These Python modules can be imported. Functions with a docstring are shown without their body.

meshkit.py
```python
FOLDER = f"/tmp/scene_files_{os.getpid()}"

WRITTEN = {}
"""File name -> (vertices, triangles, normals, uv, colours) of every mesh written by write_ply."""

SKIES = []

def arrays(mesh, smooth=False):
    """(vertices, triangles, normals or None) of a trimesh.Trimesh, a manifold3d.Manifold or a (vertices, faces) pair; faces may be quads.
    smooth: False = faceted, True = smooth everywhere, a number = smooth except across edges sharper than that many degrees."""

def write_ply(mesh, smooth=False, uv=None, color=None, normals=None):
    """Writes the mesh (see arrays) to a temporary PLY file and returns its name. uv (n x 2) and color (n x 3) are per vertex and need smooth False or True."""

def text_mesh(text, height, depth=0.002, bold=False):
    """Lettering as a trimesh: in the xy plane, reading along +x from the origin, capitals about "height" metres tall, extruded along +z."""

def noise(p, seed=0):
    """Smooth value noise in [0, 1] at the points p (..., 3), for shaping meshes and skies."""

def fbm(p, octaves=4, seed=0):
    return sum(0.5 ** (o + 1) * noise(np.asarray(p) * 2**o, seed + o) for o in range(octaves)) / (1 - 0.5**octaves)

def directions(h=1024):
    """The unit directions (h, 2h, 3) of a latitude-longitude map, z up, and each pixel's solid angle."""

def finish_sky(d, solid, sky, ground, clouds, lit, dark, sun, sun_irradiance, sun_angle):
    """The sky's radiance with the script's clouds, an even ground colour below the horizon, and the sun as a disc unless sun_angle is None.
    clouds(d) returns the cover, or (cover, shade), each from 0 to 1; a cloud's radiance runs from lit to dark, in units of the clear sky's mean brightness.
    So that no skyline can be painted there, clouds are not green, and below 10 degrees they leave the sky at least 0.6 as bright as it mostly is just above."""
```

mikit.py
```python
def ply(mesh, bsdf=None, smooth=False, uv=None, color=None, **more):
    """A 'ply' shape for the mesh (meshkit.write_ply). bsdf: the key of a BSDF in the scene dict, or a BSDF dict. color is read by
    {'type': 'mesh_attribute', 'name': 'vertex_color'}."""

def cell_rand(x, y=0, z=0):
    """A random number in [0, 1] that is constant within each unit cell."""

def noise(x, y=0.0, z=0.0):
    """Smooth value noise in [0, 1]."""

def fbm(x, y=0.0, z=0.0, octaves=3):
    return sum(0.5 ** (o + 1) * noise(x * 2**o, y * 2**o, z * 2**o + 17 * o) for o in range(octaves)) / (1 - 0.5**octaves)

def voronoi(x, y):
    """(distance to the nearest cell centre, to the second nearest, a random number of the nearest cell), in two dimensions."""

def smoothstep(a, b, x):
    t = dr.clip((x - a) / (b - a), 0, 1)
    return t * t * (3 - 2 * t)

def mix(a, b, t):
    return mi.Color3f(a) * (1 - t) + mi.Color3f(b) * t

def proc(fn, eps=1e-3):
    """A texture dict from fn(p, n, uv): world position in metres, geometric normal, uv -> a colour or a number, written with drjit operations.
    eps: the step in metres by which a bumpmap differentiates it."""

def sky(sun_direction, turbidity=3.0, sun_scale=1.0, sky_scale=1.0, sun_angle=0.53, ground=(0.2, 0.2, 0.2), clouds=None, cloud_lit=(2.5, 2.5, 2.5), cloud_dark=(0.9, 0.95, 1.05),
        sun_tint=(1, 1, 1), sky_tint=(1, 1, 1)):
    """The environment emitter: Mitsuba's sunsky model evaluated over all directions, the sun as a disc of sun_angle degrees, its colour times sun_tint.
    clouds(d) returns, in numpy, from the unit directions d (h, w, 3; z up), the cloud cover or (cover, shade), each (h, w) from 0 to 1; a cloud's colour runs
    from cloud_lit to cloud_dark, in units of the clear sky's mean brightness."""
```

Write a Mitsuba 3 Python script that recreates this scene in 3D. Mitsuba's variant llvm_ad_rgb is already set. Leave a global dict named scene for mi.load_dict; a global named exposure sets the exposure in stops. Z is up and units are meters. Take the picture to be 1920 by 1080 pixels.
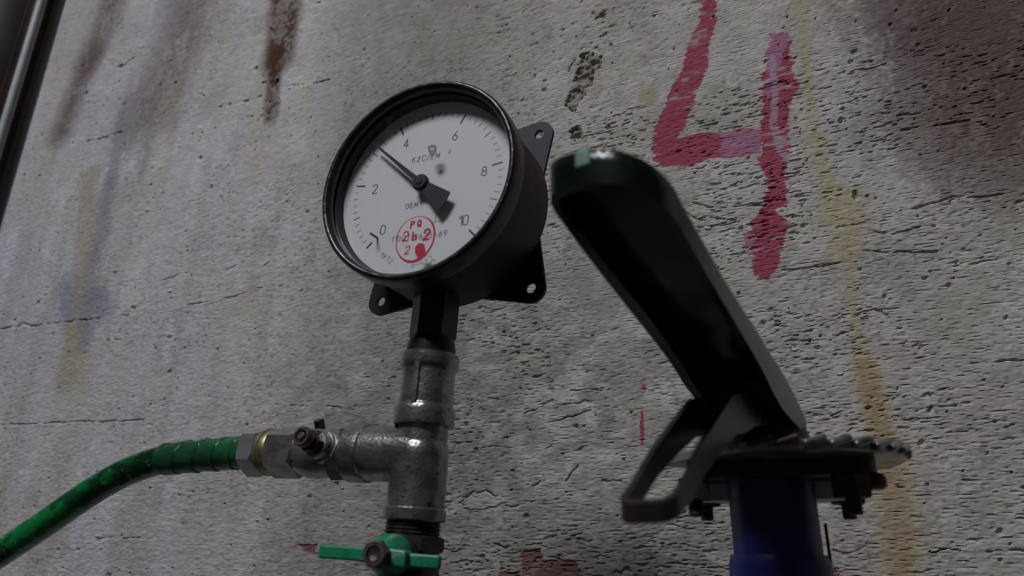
import math
import numpy as np
import drjit as dr
import mitsuba as mi
import trimesh
from manifold3d import Manifold, CrossSection, Mesh
from shapely.geometry import Polygon, LineString, Point, MultiPoint, box as sbox
from shapely.ops import unary_union
from shapely import affinity
import mikit
import meshkit

T = mi.ScalarTransform4f
scene, labels = {}, {}
PI = math.pi

# ---------------------------------------------------------------- camera, light, exposure
PITCH, YAW, ROLL = 0.3588, -0.3721, 0.0085
EYE = np.array([0.0, 0.0, 1.3])
fwd = np.array([math.sin(YAW) * math.cos(PITCH), math.cos(YAW) * math.cos(PITCH), math.sin(PITCH)])
rgt = np.cross(fwd, [0, 0, 1.0]); rgt /= np.linalg.norm(rgt)
upv = np.cross(rgt, fwd)
upv = -rgt * math.sin(ROLL) + upv * math.cos(ROLL)
scene['camera'] = {
    'type': 'thinlens', 'fov': math.degrees(2 * math.atan(960 / 1336.64)), 'fov_axis': 'x',
    'to_world': T().look_at(origin=EYE.tolist(), target=(EYE + fwd).tolist(), up=upv.tolist()),
    'aperture_radius': 0.00125, 'focus_distance': 0.42, 'near_clip': 0.02, 'far_clip': 50.0}
exposure = 1.0
LAMP_POS = (-0.42, -0.92, 2.84)          # ceiling luminaire above and in front of the gauge
LAMP_HALF = (0.32, 0.20)
LAMP_RADIANCE = (19.0, 19.7, 21.2)

WALL_Y = 0.49
X0, X1, Y0, Z1 = -2.4, 1.7, -2.6, 2.9

# ---------------------------------------------------------------- materials
def P(color, rough=0.5, metal=0.0, spec=0.5, **k):
    c = color if isinstance(color, dict) else {'type': 'rgb', 'value': list(color)}
    d = {'type': 'principled', 'base_color': c, 'roughness': rough, 'metallic': metal, 'specular': spec}
    d.update(k)
    return d

def two(d): return {'type': 'twosided', 'bsdf': d}
def bump(d, fn, scale, eps=4e-4): return {'type': 'bumpmap', 'texture': mikit.proc(fn, eps), 'scale': scale, 'bsdf': d}

N, FB, SM, MX = mikit.noise, mikit.fbm, mikit.smoothstep, mikit.mix

def patches(a, b, scale, lo=.45, hi=.6, c=None, scale2=4000.0):
    """colour a with patches of colour b (and fine specks of c)"""
    def fn(p, n, uv):
        col = MX(a, b, SM(lo, hi, FB(p.x * scale, p.y * scale, p.z * scale)))
        if c is not None:
            col = MX(col, c, SM(.69, .77, FB(p.x * scale2 / 10, p.y * scale2 / 10, p.z * scale2 / 10)))
        return col
    return mikit.proc(fn)

def rough_fine(p, n, uv): return FB(p.x * 900, p.y * 900, p.z * 900)
def rough_mid(p, n, uv): return FB(p.x * 300, p.y * 300, p.z * 300)
def grain(p, n, uv): return .5 * FB(p.x * 420, p.y * 420, p.z * 620) + .3 * N(p.x * 160, p.y * 160, p.z * 900) - .42 * SM(.62, .74, N(p.x * 230, 3.5, p.z * 900)) * SM(-.50, -.15, p.x)

MATS = {
    'concrete': bump(P({'type': 'mesh_attribute', 'name': 'vertex_color'}, .93, spec=.2), grain, .0011, 3e-4),
    'plaster': P(patches((.11, .085, .08), (.14, .11, .10), 6), .9),
    'floor_paint': P(patches((.035, .03, .028), (.05, .042, .038), 9), .7),
    'ceiling_paint': P(patches((.30, .29, .28), (.25, .24, .23), 5), .9),
    'enamel_black': bump(P(patches((.010, .0095, .0105), (.018, .016, .016), 160), .33), rough_mid, .00035),
    'case_black': bump(P(patches((.008, .0075, .007), (.015, .012, .010), 90), .5, spec=.35), rough_mid, .0002),
    'lug_black': P(patches((.016, .016, .020), (.022, .022, .027), 200), .6, spec=.3),
    'dial_white': P((.63, .63, .625), .55, spec=.3),
    'ink': P((.018, .018, .022), .6),
    'red_ink': two(P((.42, .006, .03), .45)),
    'pointer_black': P((.017, .019, .027), .6, spec=.3),
    'pin_steel': P((.10, .11, .10), .45, .3),
    'glass': {'type': 'thindielectric', 'int_ior': 1.5, 'ext_ior': 1.0},
    'fleck': P((.13, .15, .14), .5),
    'galvanised': bump(P(patches((.30, .295, .29), (.21, .205, .20), 140, c=(.13, .12, .11)), .32, .85), rough_fine, .00022),
    'dark_thread': P(patches((.012, .011, .011), (.03, .024, .02), 300), .45, .3),
    'nickel': bump(P(patches((.36, .355, .33), (.27, .26, .235), 170, c=(.12, .11, .09)), .32, .8), rough_fine, .00012),
    'black_iron': P(patches((.018, .017, .018), (.03, .027, .026), 180), .4, .3),
    'brass': P(patches((.42, .37, .20), (.32, .28, .15), 220), .42, .85),
    'zinc_nut': P(patches((.50, .51, .50), (.42, .42, .42), 200), .3, .75),
    'hose_green': bump(P(patches((.004, .15, .035), (.005, .055, .018), 95, .47, .60, (.12, .24, .15), 3000.0), .22, spec=.55), rough_mid, .0005),
    'tape_green': P(patches((.008, .085, .030), (.014, .115, .045), 110, c=(.09, .16, .10), scale2=1500.0), .42),
    'handle_green': P(patches((.006, .15, .065), (.010, .19, .085), 190, c=(.16, .22, .17), scale2=3000.0), .36),
    'rusty_nut': bump(P(patches((.060, .045, .042), (.10, .068, .058), 420), .5, .4), rough_fine, .0003),
    'lever_green': P(patches((.0040, .0065, .0055), (.006, .010, .008), 60), .2, spec=.3),
    'lever_chip': P((.10, .20, .12), .5),
    'trigger_steel': P(patches((.010, .008, .009), (.018, .011, .011), 120), .32, .1, spec=.35),
    'plate_zinc': P(patches((.25, .25, .25), (.06, .12, .08), 150, .5, .62), .27, .7),
    'plate_dark': P(patches((.02, .02, .024), (.03, .028, .03), 90), .5),
    'rust_tooth': P(patches((.10, .035, .018), (.03, .02, .015), 300), .5),
    'blue_paint': P(patches((.010, .014, .13), (.008, .010, .09), 60), .4),
    'navy_paint': P(patches((.006, .007, .022), (.010, .010, .018), 80), .5),
    'grey_plate': P(patches((.72, .71, .72), (.62, .61, .61), 130), .6),
    'bolt_dark': P(patches((.030, .024, .023), (.05, .034, .030), 300), .55, .3),
    'brown_strip': P(patches((.05, .022, .016), (.03, .016, .012), 200), .6),
    'pipe_olive': P(patches((.075, .072, .062), (.095, .09, .075), 25), .5),
    'pipe_black': P(patches((.014, .012, .010), (.026, .013, .010), 60), .25, spec=.5),
    'highlight_grey': P(patches((.40, .41, .42), (.33, .34, .35), 80), .45),  # pale tone of the added rod that acts as a pipe highlight
    'lamp_white': P((.7, .7, .7), .4),
}
for k_, v_ in MATS.items():
    scene['mat_' + k_] = v_

# ---------------------------------------------------------------- mesh helpers
def frame(origin, z, x):
    z = np.asarray(z, float); z = z / np.linalg.norm(z)
    x = np.asarray(x, float); x = x - z * (x @ z); x /= np.linalg.norm(x)
    m = np.eye(4); m[:3, 0], m[:3, 1], m[:3, 2], m[:3, 3] = x, np.cross(z, x), z, origin
    return m

def arr(mesh):
    if hasattr(mesh, 'to_mesh'):
        m = mesh.to_mesh()
        return np.array(m.vert_properties[:, :3], float), np.array(m.tri_verts, int)
    if isinstance(mesh, tuple):
        return np.asarray(mesh[0], float), np.asarray(mesh[1], int)
    return np.array(mesh.vertices, float), np.array(mesh.faces, int)

def join(*ms):
    vs, fs, k = [], [], 0
    for m in ms:
        v, f = arr(m); vs.append(v); fs.append(f + k); k += len(v)
    return np.vstack(vs), np.vstack(fs)

def add(key, mesh, mat, m=None, smooth=32, **lab):
    v, f = arr(mesh)
    if m is not None:
        v = v @ m[:3, :3].T + m[:3, 3]
        if np.linalg.det(m[:3, :3]) < 0: f = f[:, ::-1]
    base, k = key, 0
    while key in scene:
        k += 1; key = f'{base}_{k:03d}'
    scene[key] = mikit.ply((v, f), 'mat_' + mat, smooth=smooth)
    if lab: labels[key] = lab
    return key

def moved(mesh, m):
    v, f = arr(mesh)
    return v @ m[:3, :3].T + m[:3, 3], f

def man(mesh):
    v, f = arr(mesh)
    return Manifold(Mesh(vert_properties=np.asarray(v, np.float32), tri_verts=np.asarray(f, np.uint32)))

def mtx(man_, m): return man_.transform(np.asarray(m[:3, :4]))

def lathe(profile, seg=72):
    """solid of revolution about z from (r, z) points listed around the section"""
    p = np.array(profile, float)
    a = 0.5 * np.sum(p[:, 0] * np.roll(p[:, 1], -1) - np.roll(p[:, 0], -1) * p[:, 1])
    if a < 0: p = p[::-1]
    return Manifold.revolve(CrossSection([(p * 1000).tolist()]), seg).scale((.001, .001, .001))

def cyl(r, z0, z1, seg=48, ch=0.0):
    if ch: return lathe([(0, z0), (r - ch, z0), (r, z0 + ch), (r, z1 - ch), (r - ch, z1), (0, z1)], seg)
    return lathe([(0, z0), (r, z0), (r, z1), (0, z1)], seg)

def hexa(af, z0, z1, ch=.0006, rot=0.0, sides=6):
    """hexagonal prism, af across flats, with turned corner chamfers"""
    R = af / 2 / math.cos(PI / sides)
    pts = [(R * math.cos(2 * PI * k / sides + rot), R * math.sin(2 * PI * k / sides + rot)) for k in range(sides)]
    body = Manifold.extrude(CrossSection([(np.array(pts) * 1000).tolist()]), (z1 - z0) * 1000).scale((.001, .001, .001)).translate((0, 0, z0))
    return body ^ lathe([(0, z0), (af / 2, z0), (R, z0 + ch), (R, z1 - ch), (af / 2, z1), (0, z1)], 48)

def ext(poly, z0, z1):
    ms = [trimesh.creation.extrude_polygon(g, z1 - z0, engine='earcut') for g in getattr(poly, 'geoms', [poly])]
    m = trimesh.util.concatenate(ms); m.apply_translation([0, 0, z0]); return m

def rbox(x0, x1, y0, y1, z0, z1, r):
    s = Manifold.sphere(r, 12)
    return Manifold.batch_hull([s.translate((x, y, z)) for x in (x0 + r, x1 - r) for y in (y0 + r, y1 - r) for z in (z0 + r, z1 - r)])

def tube(path, radius, seg=24, caps=True):
    p = np.asarray(path, float); n = len(p)
    rad = np.broadcast_to(radius, (n,)) if np.ndim(radius) < 2 else radius
    t = np.gradient(p, axis=0); t /= np.linalg.norm(t, axis=1, keepdims=True)
    a = np.cross(t[0], [0, 0, 1.0] if abs(t[0][2]) < .9 else [1.0, 0, 0]); a /= np.linalg.norm(a)
    ang = np.arange(seg) * 2 * PI / seg; V = []
    for i in range(n):
        a = a - t[i] * (a @ t[i]); a /= np.linalg.norm(a); b = np.cross(t[i], a)
        r = rad[i] if np.ndim(rad) == 1 else rad[i][:, None]
        V.append(p[i] + r * (np.cos(ang)[:, None] * a + np.sin(ang)[:, None] * b))
    V = np.vstack(V); F = []
    for i in range(n - 1):
        for j in range(seg):
            k = (j + 1) % seg
            F += [(i * seg + j, i * seg + k, (i + 1) * seg + k), (i * seg + j, (i + 1) * seg + k, (i + 1) * seg + j)]
    if caps:
        V = np.vstack([V, p[:1], p[-1:]]); c0, c1 = n * seg, n * seg + 1
        for j in range(seg):
            k = (j + 1) % seg
            F += [(c0, k, j), (c1, (n - 1) * seg + j, (n - 1) * seg + k)]
    return V, np.array(F)

def spline(pts, n):
    from scipy.interpolate import CubicSpline
    p = np.asarray(pts, float); d = np.r_[0, np.cumsum(np.linalg.norm(np.diff(p, axis=0), axis=1))]
    return CubicSpline(d, p)(np.linspace(0, d[-1], n))

# ---------------------------------------------------------------- the concrete wall
# marks on the wall, in millimetres on its face (x, z)
WM = {
    'cracks': [(2.5,[[-788,1526],[-763,1526],[-755,1529],[-736,1523],[-721,1524]]),(2,[[-721,1524],[-675,1523],[-642,1522]]),(2.2,[[-771,1534],[-759,1527],[-763,1517]]),(1.6,[[-748,1420],[-717,1419],[-679,1418],[-629,1417],[-600,1415],[-553,1414]]),(2,[[-725,1748],[-694,1747],[-678,1749],[-656,1748]]),(1.5,[[-536,1748],[-522,1749],[-490,1746],[-472,1748]]),(1.3,[[-504,1731],[-492,1727],[-466,1722]]),(1.6,[[-497,1877],[-496,1854],[-493,1832]]),(1.8,[[-493,1858],[-483,1840],[-475,1836]]),(1.5,[[-411,1684],[-408,1707]]),(1.2,[[-442,1753],[-410,1747],[-385,1747]]),(1.2,[[-440,1856],[-412,1852]]),(2,[[-698,1844],[-683,1854],[-657,1850]]),(1.4,[[86,1517],[95,1517],[104,1519],[117,1522],[127,1519],[145,1519]]),(1.2,[[8,1485],[24,1484],[42,1485],[55,1485],[65,1486]]),(1.2,[[65,1506],[78,1501],[87,1502],[95,1504]]),(1.2,[[59,1492],[78,1488],[102,1485]]),(1.0,[[38,1447],[47,1446],[52,1449],[59,1451],[67,1446]]),(1.4,[[106,1411],[115,1410],[124,1411],[133,1410]]),(1.0,[[-55,1542],[-46,1533],[-35,1533],[-18,1527]]),(1.1,[[-47,1547],[-35,1540],[-17,1538],[2,1538],[19,1538]]),(1.0,[[-46,1527],[-31,1525],[-16,1526]]),(1.4,[[-142,1685],[-138,1695],[-134,1700]]),(1.2,[[-134,1672],[-128,1670],[-122,1672],[-119,1678]]),(1.2,[[-144,1655],[-136,1646],[-132,1657],[-126,1662]]),(1.0,[[24,1618],[28,1616],[32,1620]]),(1.0,[[30,1655],[39,1653]]),(1.0,[[32,1587],[34,1593]]),(1.2,[[72,1632],[82,1631],[95,1632]]),(1.6,[[59,1543],[63,1535]]),(1.2,[[-230,1335],[-227,1339],[-220,1343]]),(1.3,[[-218,1342],[-211,1344],[-204,1340],[-197,1338]]),(1.1,[[-195,1333],[-188,1332],[-180,1334]]),(1.1,[[-160,1391],[-147,1393],[-135,1396],[-131,1397]]),(1.0,[[-181,1398],[-167,1402]]),(0.9,[[-164,1372],[-155,1375]]),(1.4,[[-203,1307],[-192,1305],[-184,1302],[-169,1304]]),(1.2,[[-150,1349],[-145,1355],[-141,1359]]),(1.2,[[-124,1348],[-117,1348],[-111,1347]]),(1.0,[[-158,1336],[-150,1341]]),(1.0,[[-175,1346],[-169,1349]]),(1.0,[[-141,1370],[-128,1372]]),(1.0,[[-145,1412],[-125,1412]]),(1.4,[[94,1304],[101,1304],[112,1305]]),(1.8,[[15,1304],[20,1302],[27,1304],[33,1306]]),(1.1,[[25,1384],[31,1386],[36,1385]]),(1.0,[[89,1343],[98,1342]]),(1.0,[[55,1341],[59,1340]]),(0.9,[[66,1304],[76,1305],[81,1304]]),(1.2,[[-524,1523],[-494,1522],[-467,1525],[-445,1529],[-415,1528]]),(1.1,[[-563,1553],[-537,1558],[-522,1552]]),(1.0,[[-505,1554],[-481,1554],[-465,1559]]),(1.0,[[-614,1497],[-590,1496]]),(1.2,[[-621,1522],[-601,1521]]),(1.4,[[-444,1547],[-435,1554]]),(1.2,[[-587,1312],[-558,1311],[-533,1312]]),(1.0,[[-391,1417],[-351,1414],[-327,1409]])],
    'spall': [[[-130,1705],[-120,1704],[-111,1695],[-113,1684],[-120,1684],[-122,1677],[-118,1676],[-121,1670],[-126,1669],[-126,1661],[-132,1659],[-136,1647],[-144,1655],[-142,1661],[-137,1672],[-134,1684],[-130,1694]],[[-118,1746],[-107,1744],[-107,1736],[-115,1737]],[[-142,1630],[-132,1634],[-130,1620],[-139,1622]]],
    'smear': [[[-146,1507],[-136,1517],[-122,1506],[-110,1487],[-105,1472],[-111,1463],[-123,1461],[-133,1477],[-140,1491]]],
    'white_flake': [[[-229,1335],[-226,1339],[-219,1342],[-211,1343],[-199,1338],[-194,1336],[-202,1332],[-213,1331],[-223,1330]],[[-240,1311],[-226,1314],[-229,1304],[-236,1302]]],
    'brick': [[[-183,1303],[-170,1304],[-166,1296],[-156,1298],[-144,1296],[-140,1287],[-183,1286]],[[-197,1289],[-184,1290],[-184,1286],[-199,1286]],[[-367,1307],[-349,1307],[-352,1299],[-359,1300]],[[10,1293],[15,1295],[17,1289],[9,1289]]],
    'chips': [(-552,1727,np.float64(4.1),3),(-551,1540,np.float64(4.0),2),(-604,1638,np.float64(3.0),2),(-617,1751,np.float64(2.0),1),(-529,1702,np.float64(1.0),3),(9,1429,np.float64(3.2),2),(15,1423,np.float64(1.4),1),(34,1410,np.float64(2.0),1),(-395,1463,np.float64(2.0),1)],
    'four_left': [[[-26,1729],[-30,1707],[-40,1692],[-46,1666],[-56,1650],[-63,1635],[-70,1620],[-73,1604],[-75,1589],[-66,1581],[-45,1578],[-31,1581],[-16,1578],[4,1578],[7,1597],[-6,1603],[-22,1600],[-36,1605],[-55,1603],[-49,1612],[-40,1632],[-34,1647],[-27,1663],[-24,1682],[-16,1706],[-14,1726],[-13,1736],[-23,1740]]],
    'four_right': [[[23,1681],[17,1659],[11,1638],[10,1617],[6,1599],[6,1580],[0,1569],[6,1557],[5,1546],[2,1542],[0,1532],[-6,1527],[-9,1523],[-9,1518],[-15,1516],[-14,1507],[-10,1498],[-11,1486],[-8,1480],[-1,1479],[5,1487],[7,1496],[13,1510],[16,1521],[8,1530],[18,1535],[19,1543],[19,1555],[21,1569],[25,1583],[25,1598],[30,1617],[36,1629],[34,1654],[35,1678]]],
    'four_pale': [[[21,1658],[19,1621],[15,1600],[18,1577],[22,1570]]],
    'four_pink': [[[-22,1601],[6,1599],[4,1577],[-24,1580]],[[-14,1521],[-7,1513],[-11,1485],[-16,1503]],[[22,1683],[36,1678],[28,1656],[14,1622],[10,1636]]],
    'drip': [[[-94,1401],[-96,1388],[-96,1371],[-94,1371],[-93,1388]],[[-93,1413],[-90,1413],[-91,1407],[-93,1407]]],
    'yel_r': [[[47,1722],[45,1676],[43,1632],[41,1582]],[[41,1582],[45,1551],[45,1522]],[[55,1528],[51,1493]],[[50,1485],[47,1445],[48,1409]],[[49,1413],[51,1376],[52,1360]],[[52,1363],[53,1332],[53,1314],[49,1285]]],
    'yel_l': [[[-702,1678],[-684,1603],[-675,1547],[-667,1500]],[[-670,1512],[-667,1483],[-667,1467]]],
    'blue_l': [[[-669,1771],[-670,1726],[-670,1685]],[[-671,1685],[-664,1632],[-666,1601],[-661,1546]],[[-661,1546],[-653,1499]],[[-699,1562],[-694,1538]],[[-648,1544],[-640,1531]]],
    'rust_c': [[[-469,1918],[-459,1841],[-460,1791]],[[-461,1799],[-461,1758],[-458,1721]]],
    'brown_a': [[[-742,2014],[-744,1928],[-756,1874]],[[-756,1874],[-768,1822],[-773,1770]]],
    'shade_b': [[[-610,1968],[-604,1862],[-626,1801],[-641,1765]]],
    'brown_d': [[[156,1710],[153,1643],[152,1604]],[[185,1689],[175,1619],[170,1570]],[[128,1709],[129,1670]]],
    'ochre': [[-75,1645]],
    'spots': [(61,1533,np.float64(2.0),5),(63,1602,np.float64(1.4),2),(60,1593,np.float64(2.0),3),(73,1640,np.float64(2.0),2),(106,1308,np.float64(1.0),1),(-219,1372,np.float64(2.0),4),(-228,1392,np.float64(2.0),3),(-434,1403,np.float64(2.0),2),(130,1437,np.float64(1.0),2),(116,1608,np.float64(2.2),2),(141,1635,np.float64(1.0),1),(-142,1386,np.float64(2.0),2),(-136,1386,np.float64(1.0),0.8),(-190,1357,np.float64(2.0),1),(82,1393,np.float64(1.0),1),(82,1674,np.float64(1.0),1),(106,1584,0.8,1),(131,1588,np.float64(1.0),0.8),(98,1586,np.float64(1.4),1),(-544,1688,np.float64(3.2),3),(-522,1649,np.float64(2.2),3),(-792,1716,np.float64(3.0),1),(-602,1798,np.float64(3.2),2),(-626,1801,np.float64(2.2),3),(-633,1571,np.float64(3.0),1),(-650,1592,np.float64(2.0),1),(-700,1847,np.float64(6.3),4),(-474,1765,np.float64(4.1),2),(-488,1787,np.float64(3.2),3),(26,1436,np.float64(1.0),2),(18,1434,np.float64(1.0),1),(1,1447,np.float64(2.0),1),(19,1433,np.float64(1.0),2),(33,1423,np.float64(1.0),1),(-541,1492,np.float64(4.0),2),(-556,1482,np.float64(2.0),2),(-533,1457,np.float64(3.0),3),(-596,1528,np.float64(4.0),2),(-739,1550,np.float64(3.0),4),(-70,1327,0.8,0.8),(-212,1299,np.float64(2.0),2),(-113,1309,np.float64(2.0),1),(-129,1298,np.float64(1.0),1)],
}

def graded(a, b, zones, grow=1.16):
    """grid lines from a to b: zones = [(start, end, step)] inside, growing steps outside"""
    xs = [np.arange(s, e, st) for s, e, st in zones]
    x = np.concatenate(xs + [[zones[-1][1]]])
    st = zones[0][2]; left = [x[0]]
    while left[-1] > a: st *= grow; left.append(left[-1] - st)
    left[-1] = a
    st = zones[-1][2]; right = [x[-1]]
    while right[-1] < b: st *= grow; right.append(right[-1] + st)
    right[-1] = b
    return np.concatenate([left[:0:-1], x, right[1:]])

gx = graded(X0 * 1000, X1 * 1000, [(-1060, -560, 1.35), (-560, -300, 1.15), (-300, 230, .95)])
gz = graded(0, Z1 * 1000, [(1245, 1640, .56), (1640, 2085, 1.15)])
WX, WZ = np.meshgrid(gx, gz)
nz_, nx_ = WX.shape

def nse(sx, sz, seed, oct_=1, x=None, z=None):
    x = WX if x is None else x; z = WZ if z is None else z
    p = np.stack([x / sx + 500, z / sz + 300, np.zeros_like(x) + seed * 7.31], -1)
    return meshkit.noise(p, seed) if oct_ == 1 else meshkit.fbm(p, oct_, seed)

def sstep(a, b, v):
    t = np.clip((v - a) / (b - a), 0, 1); return t * t * (3 - 2 * t)

jag = (nse(9, 1.7, 3) - .5) * 4.2 + (nse(3, 1.3, 4) - .5) * 2.4          # brush edges break along the board grain
jagz = (nse(4, 4, 5) - .5) * 3

def window(x0, x1, z0, z1):
    i0, i1 = np.searchsorted(gx, [x0, x1]); j0, j1 = np.searchsorted(gz, [z0, z1])
    return slice(j0, max(j1, j0)), slice(i0, max(i1, i0))

def inside(poly, jx=1.0, jz=1.0):
    p = np.array(poly, float); w = window(p[:, 0].min() - 9, p[:, 0].max() + 9, p[:, 1].min() - 5, p[:, 1].max() + 5)
    x = WX[w] + jag[w] * jx; z = WZ[w] + jagz[w] * jz
    c = np.zeros(x.shape, bool)
    for (xa, za), (xb, zb) in zip(p, np.roll(p, -1, 0)):
        if za != zb:
            c ^= ((za > z) != (zb > z)) & (x < (xb - xa) * (z - za) / (zb - za) + xa)
    return w, c

def distance(line, pad, jx=0.0, jz=0.0):
    p = np.array(line, float)
    w = window(p[:, 0].min() - pad, p[:, 0].max() + pad, p[:, 1].min() - pad, p[:, 1].max() + pad)
    x = WX[w] + jag[w] * jx; z = WZ[w] + jagz[w] * jz
    d = np.full(x.shape, 1e9)
    for a, b in zip(p, p[1:]):
        ab = b - a; t = np.clip(((x - a[0]) * ab[0] + (z - a[1]) * ab[1]) / max(ab @ ab, 1e-9), 0, 1)
        d = np.minimum(d, np.hypot(x - a[0] - t * ab[0], z - a[1] - t * ab[1]))
    return w, d

# relief (millimetres proud of the wall)
right = sstep(-420, -180, WX + 60 * (nse(160, 120, 9) - .5))
H = 5 * (nse(170, 190, 1, 3) - .5) + .9 * (nse(22, 16, 2, 2) - .5) + .62 * (nse(3.2, 2.4, 6) - .5) + .28 * (nse(1.9, 1.5, 7) - .5)
dash = nse(5.2, 1.25, 11) * .62 + nse(2.6, 1.1, 12) * .38
region = sstep(.40, .66, nse(60, 36, 13, 2) + .10 * sstep(90, 20, np.hypot((WX - 10) * .8, WZ - 1535)))
H -= (.16 + .84 * right) * (.06 + .98 * region) * 1.25 * sstep(.60, .76, dash)
H -= (.12 + .88 * right) * region * 1.3 * sstep(.72, .82, nse(9, 1.7, 16) * .7 + nse(3, 1.3, 17) * .3)
H += .25 * (nse(7, 1.6, 14) - .5) * (.4 + region)
rng = np.random.default_rng(11)
pits = [(x, z, r, r * rng.uniform(.6, 1.3)) for x, z, r in zip(rng.uniform(-1050, 220, 1500), rng.uniform(1245, 2080, 1500), .45 + rng.gamma(1.2, .33, 1500))]
pits += [(x, z, a * .8, b * .8) for x, z, a, b in WM['spots']]
PIT = np.zeros_like(H)
for x, z, a, b in pits:
    w = window(x - 2.2 * a - 1, x + 2.2 * a + 1, z - 2.2 * b - 1, z + 2.2 * b + 1)
    if WX[w].size == 0: continue
    q = np.hypot((WX[w] - x + .25 * jag[w] * min(a, 1) * .4) / a, (WZ[w] - z + .3 * jagz[w] * min(b, 1) * .4) / b)
    PIT[w] = np.maximum(PIT[w], min(1.5 + .5 * max(a, b), 3.4) * (1 - sstep(.55, 1.15, q)))
H -= PIT
CR = np.zeros_like(H)
for wd, line in WM['cracks']:
    w, d = distance(line, 8, .12, .9)
    lip = sstep(.3, .6, nse(9, 9, 15, 2, WX[w], WZ[w]))
    CR[w] = np.maximum(CR[w], (1 - sstep(.15 * wd, .55 * wd, d)) * (.12 + .88 * lip))
H -= 1.9 * CR
C = np.zeros((nz_, nx_, 3))

def blend(w, c, a):
    a = np.asarray(a, float)[..., None]; C[w] = C[w] * (1 - a) + np.asarray(c, float) * a

# base colours: warm grey concrete, vertical washes, cooler bluish grey patches towards the left
tone = nse(90, 130, 21, 4); streak = nse(16, 260, 22, 2); fine = nse(4, 3, 23, 2); cloud = nse(45, 45, 27, 3)
warm, pale, dull, cool = (np.array(v) for v in ((.475, .44, .395), (.56, .53, .48), (.36, .33, .29), (.465, .465, .495)))
C[:] = warm
blend(slice(None), pale, .75 * sstep(.48, .66, tone))
blend(slice(None), dull, .8 * sstep(.52, .68, cloud))
left = sstep(-250, -560, WX + 130 * (nse(60, 300, 24, 2) - .5))
blend(slice(None), cool, .75 * left * sstep(.30, .55, nse(26, 190, 25, 3)))
blend(slice(None), (.54, .54, .585), .7 * left * sstep(.58, .66, nse(30, 60, 28, 3)))
blend(slice(None), cool * .95, .35 * sstep(.55, .68, nse(15, 220, 26, 3)))
blend(slice(None), dull * .9, .32 * sstep(.55, .75, streak))
grime = sstep(330, 90, np.hypot((WX + 150) / 1.0, (WZ - 1345) * 1.25) + 170 * (nse(55, 70, 29, 3) - .5))
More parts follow.
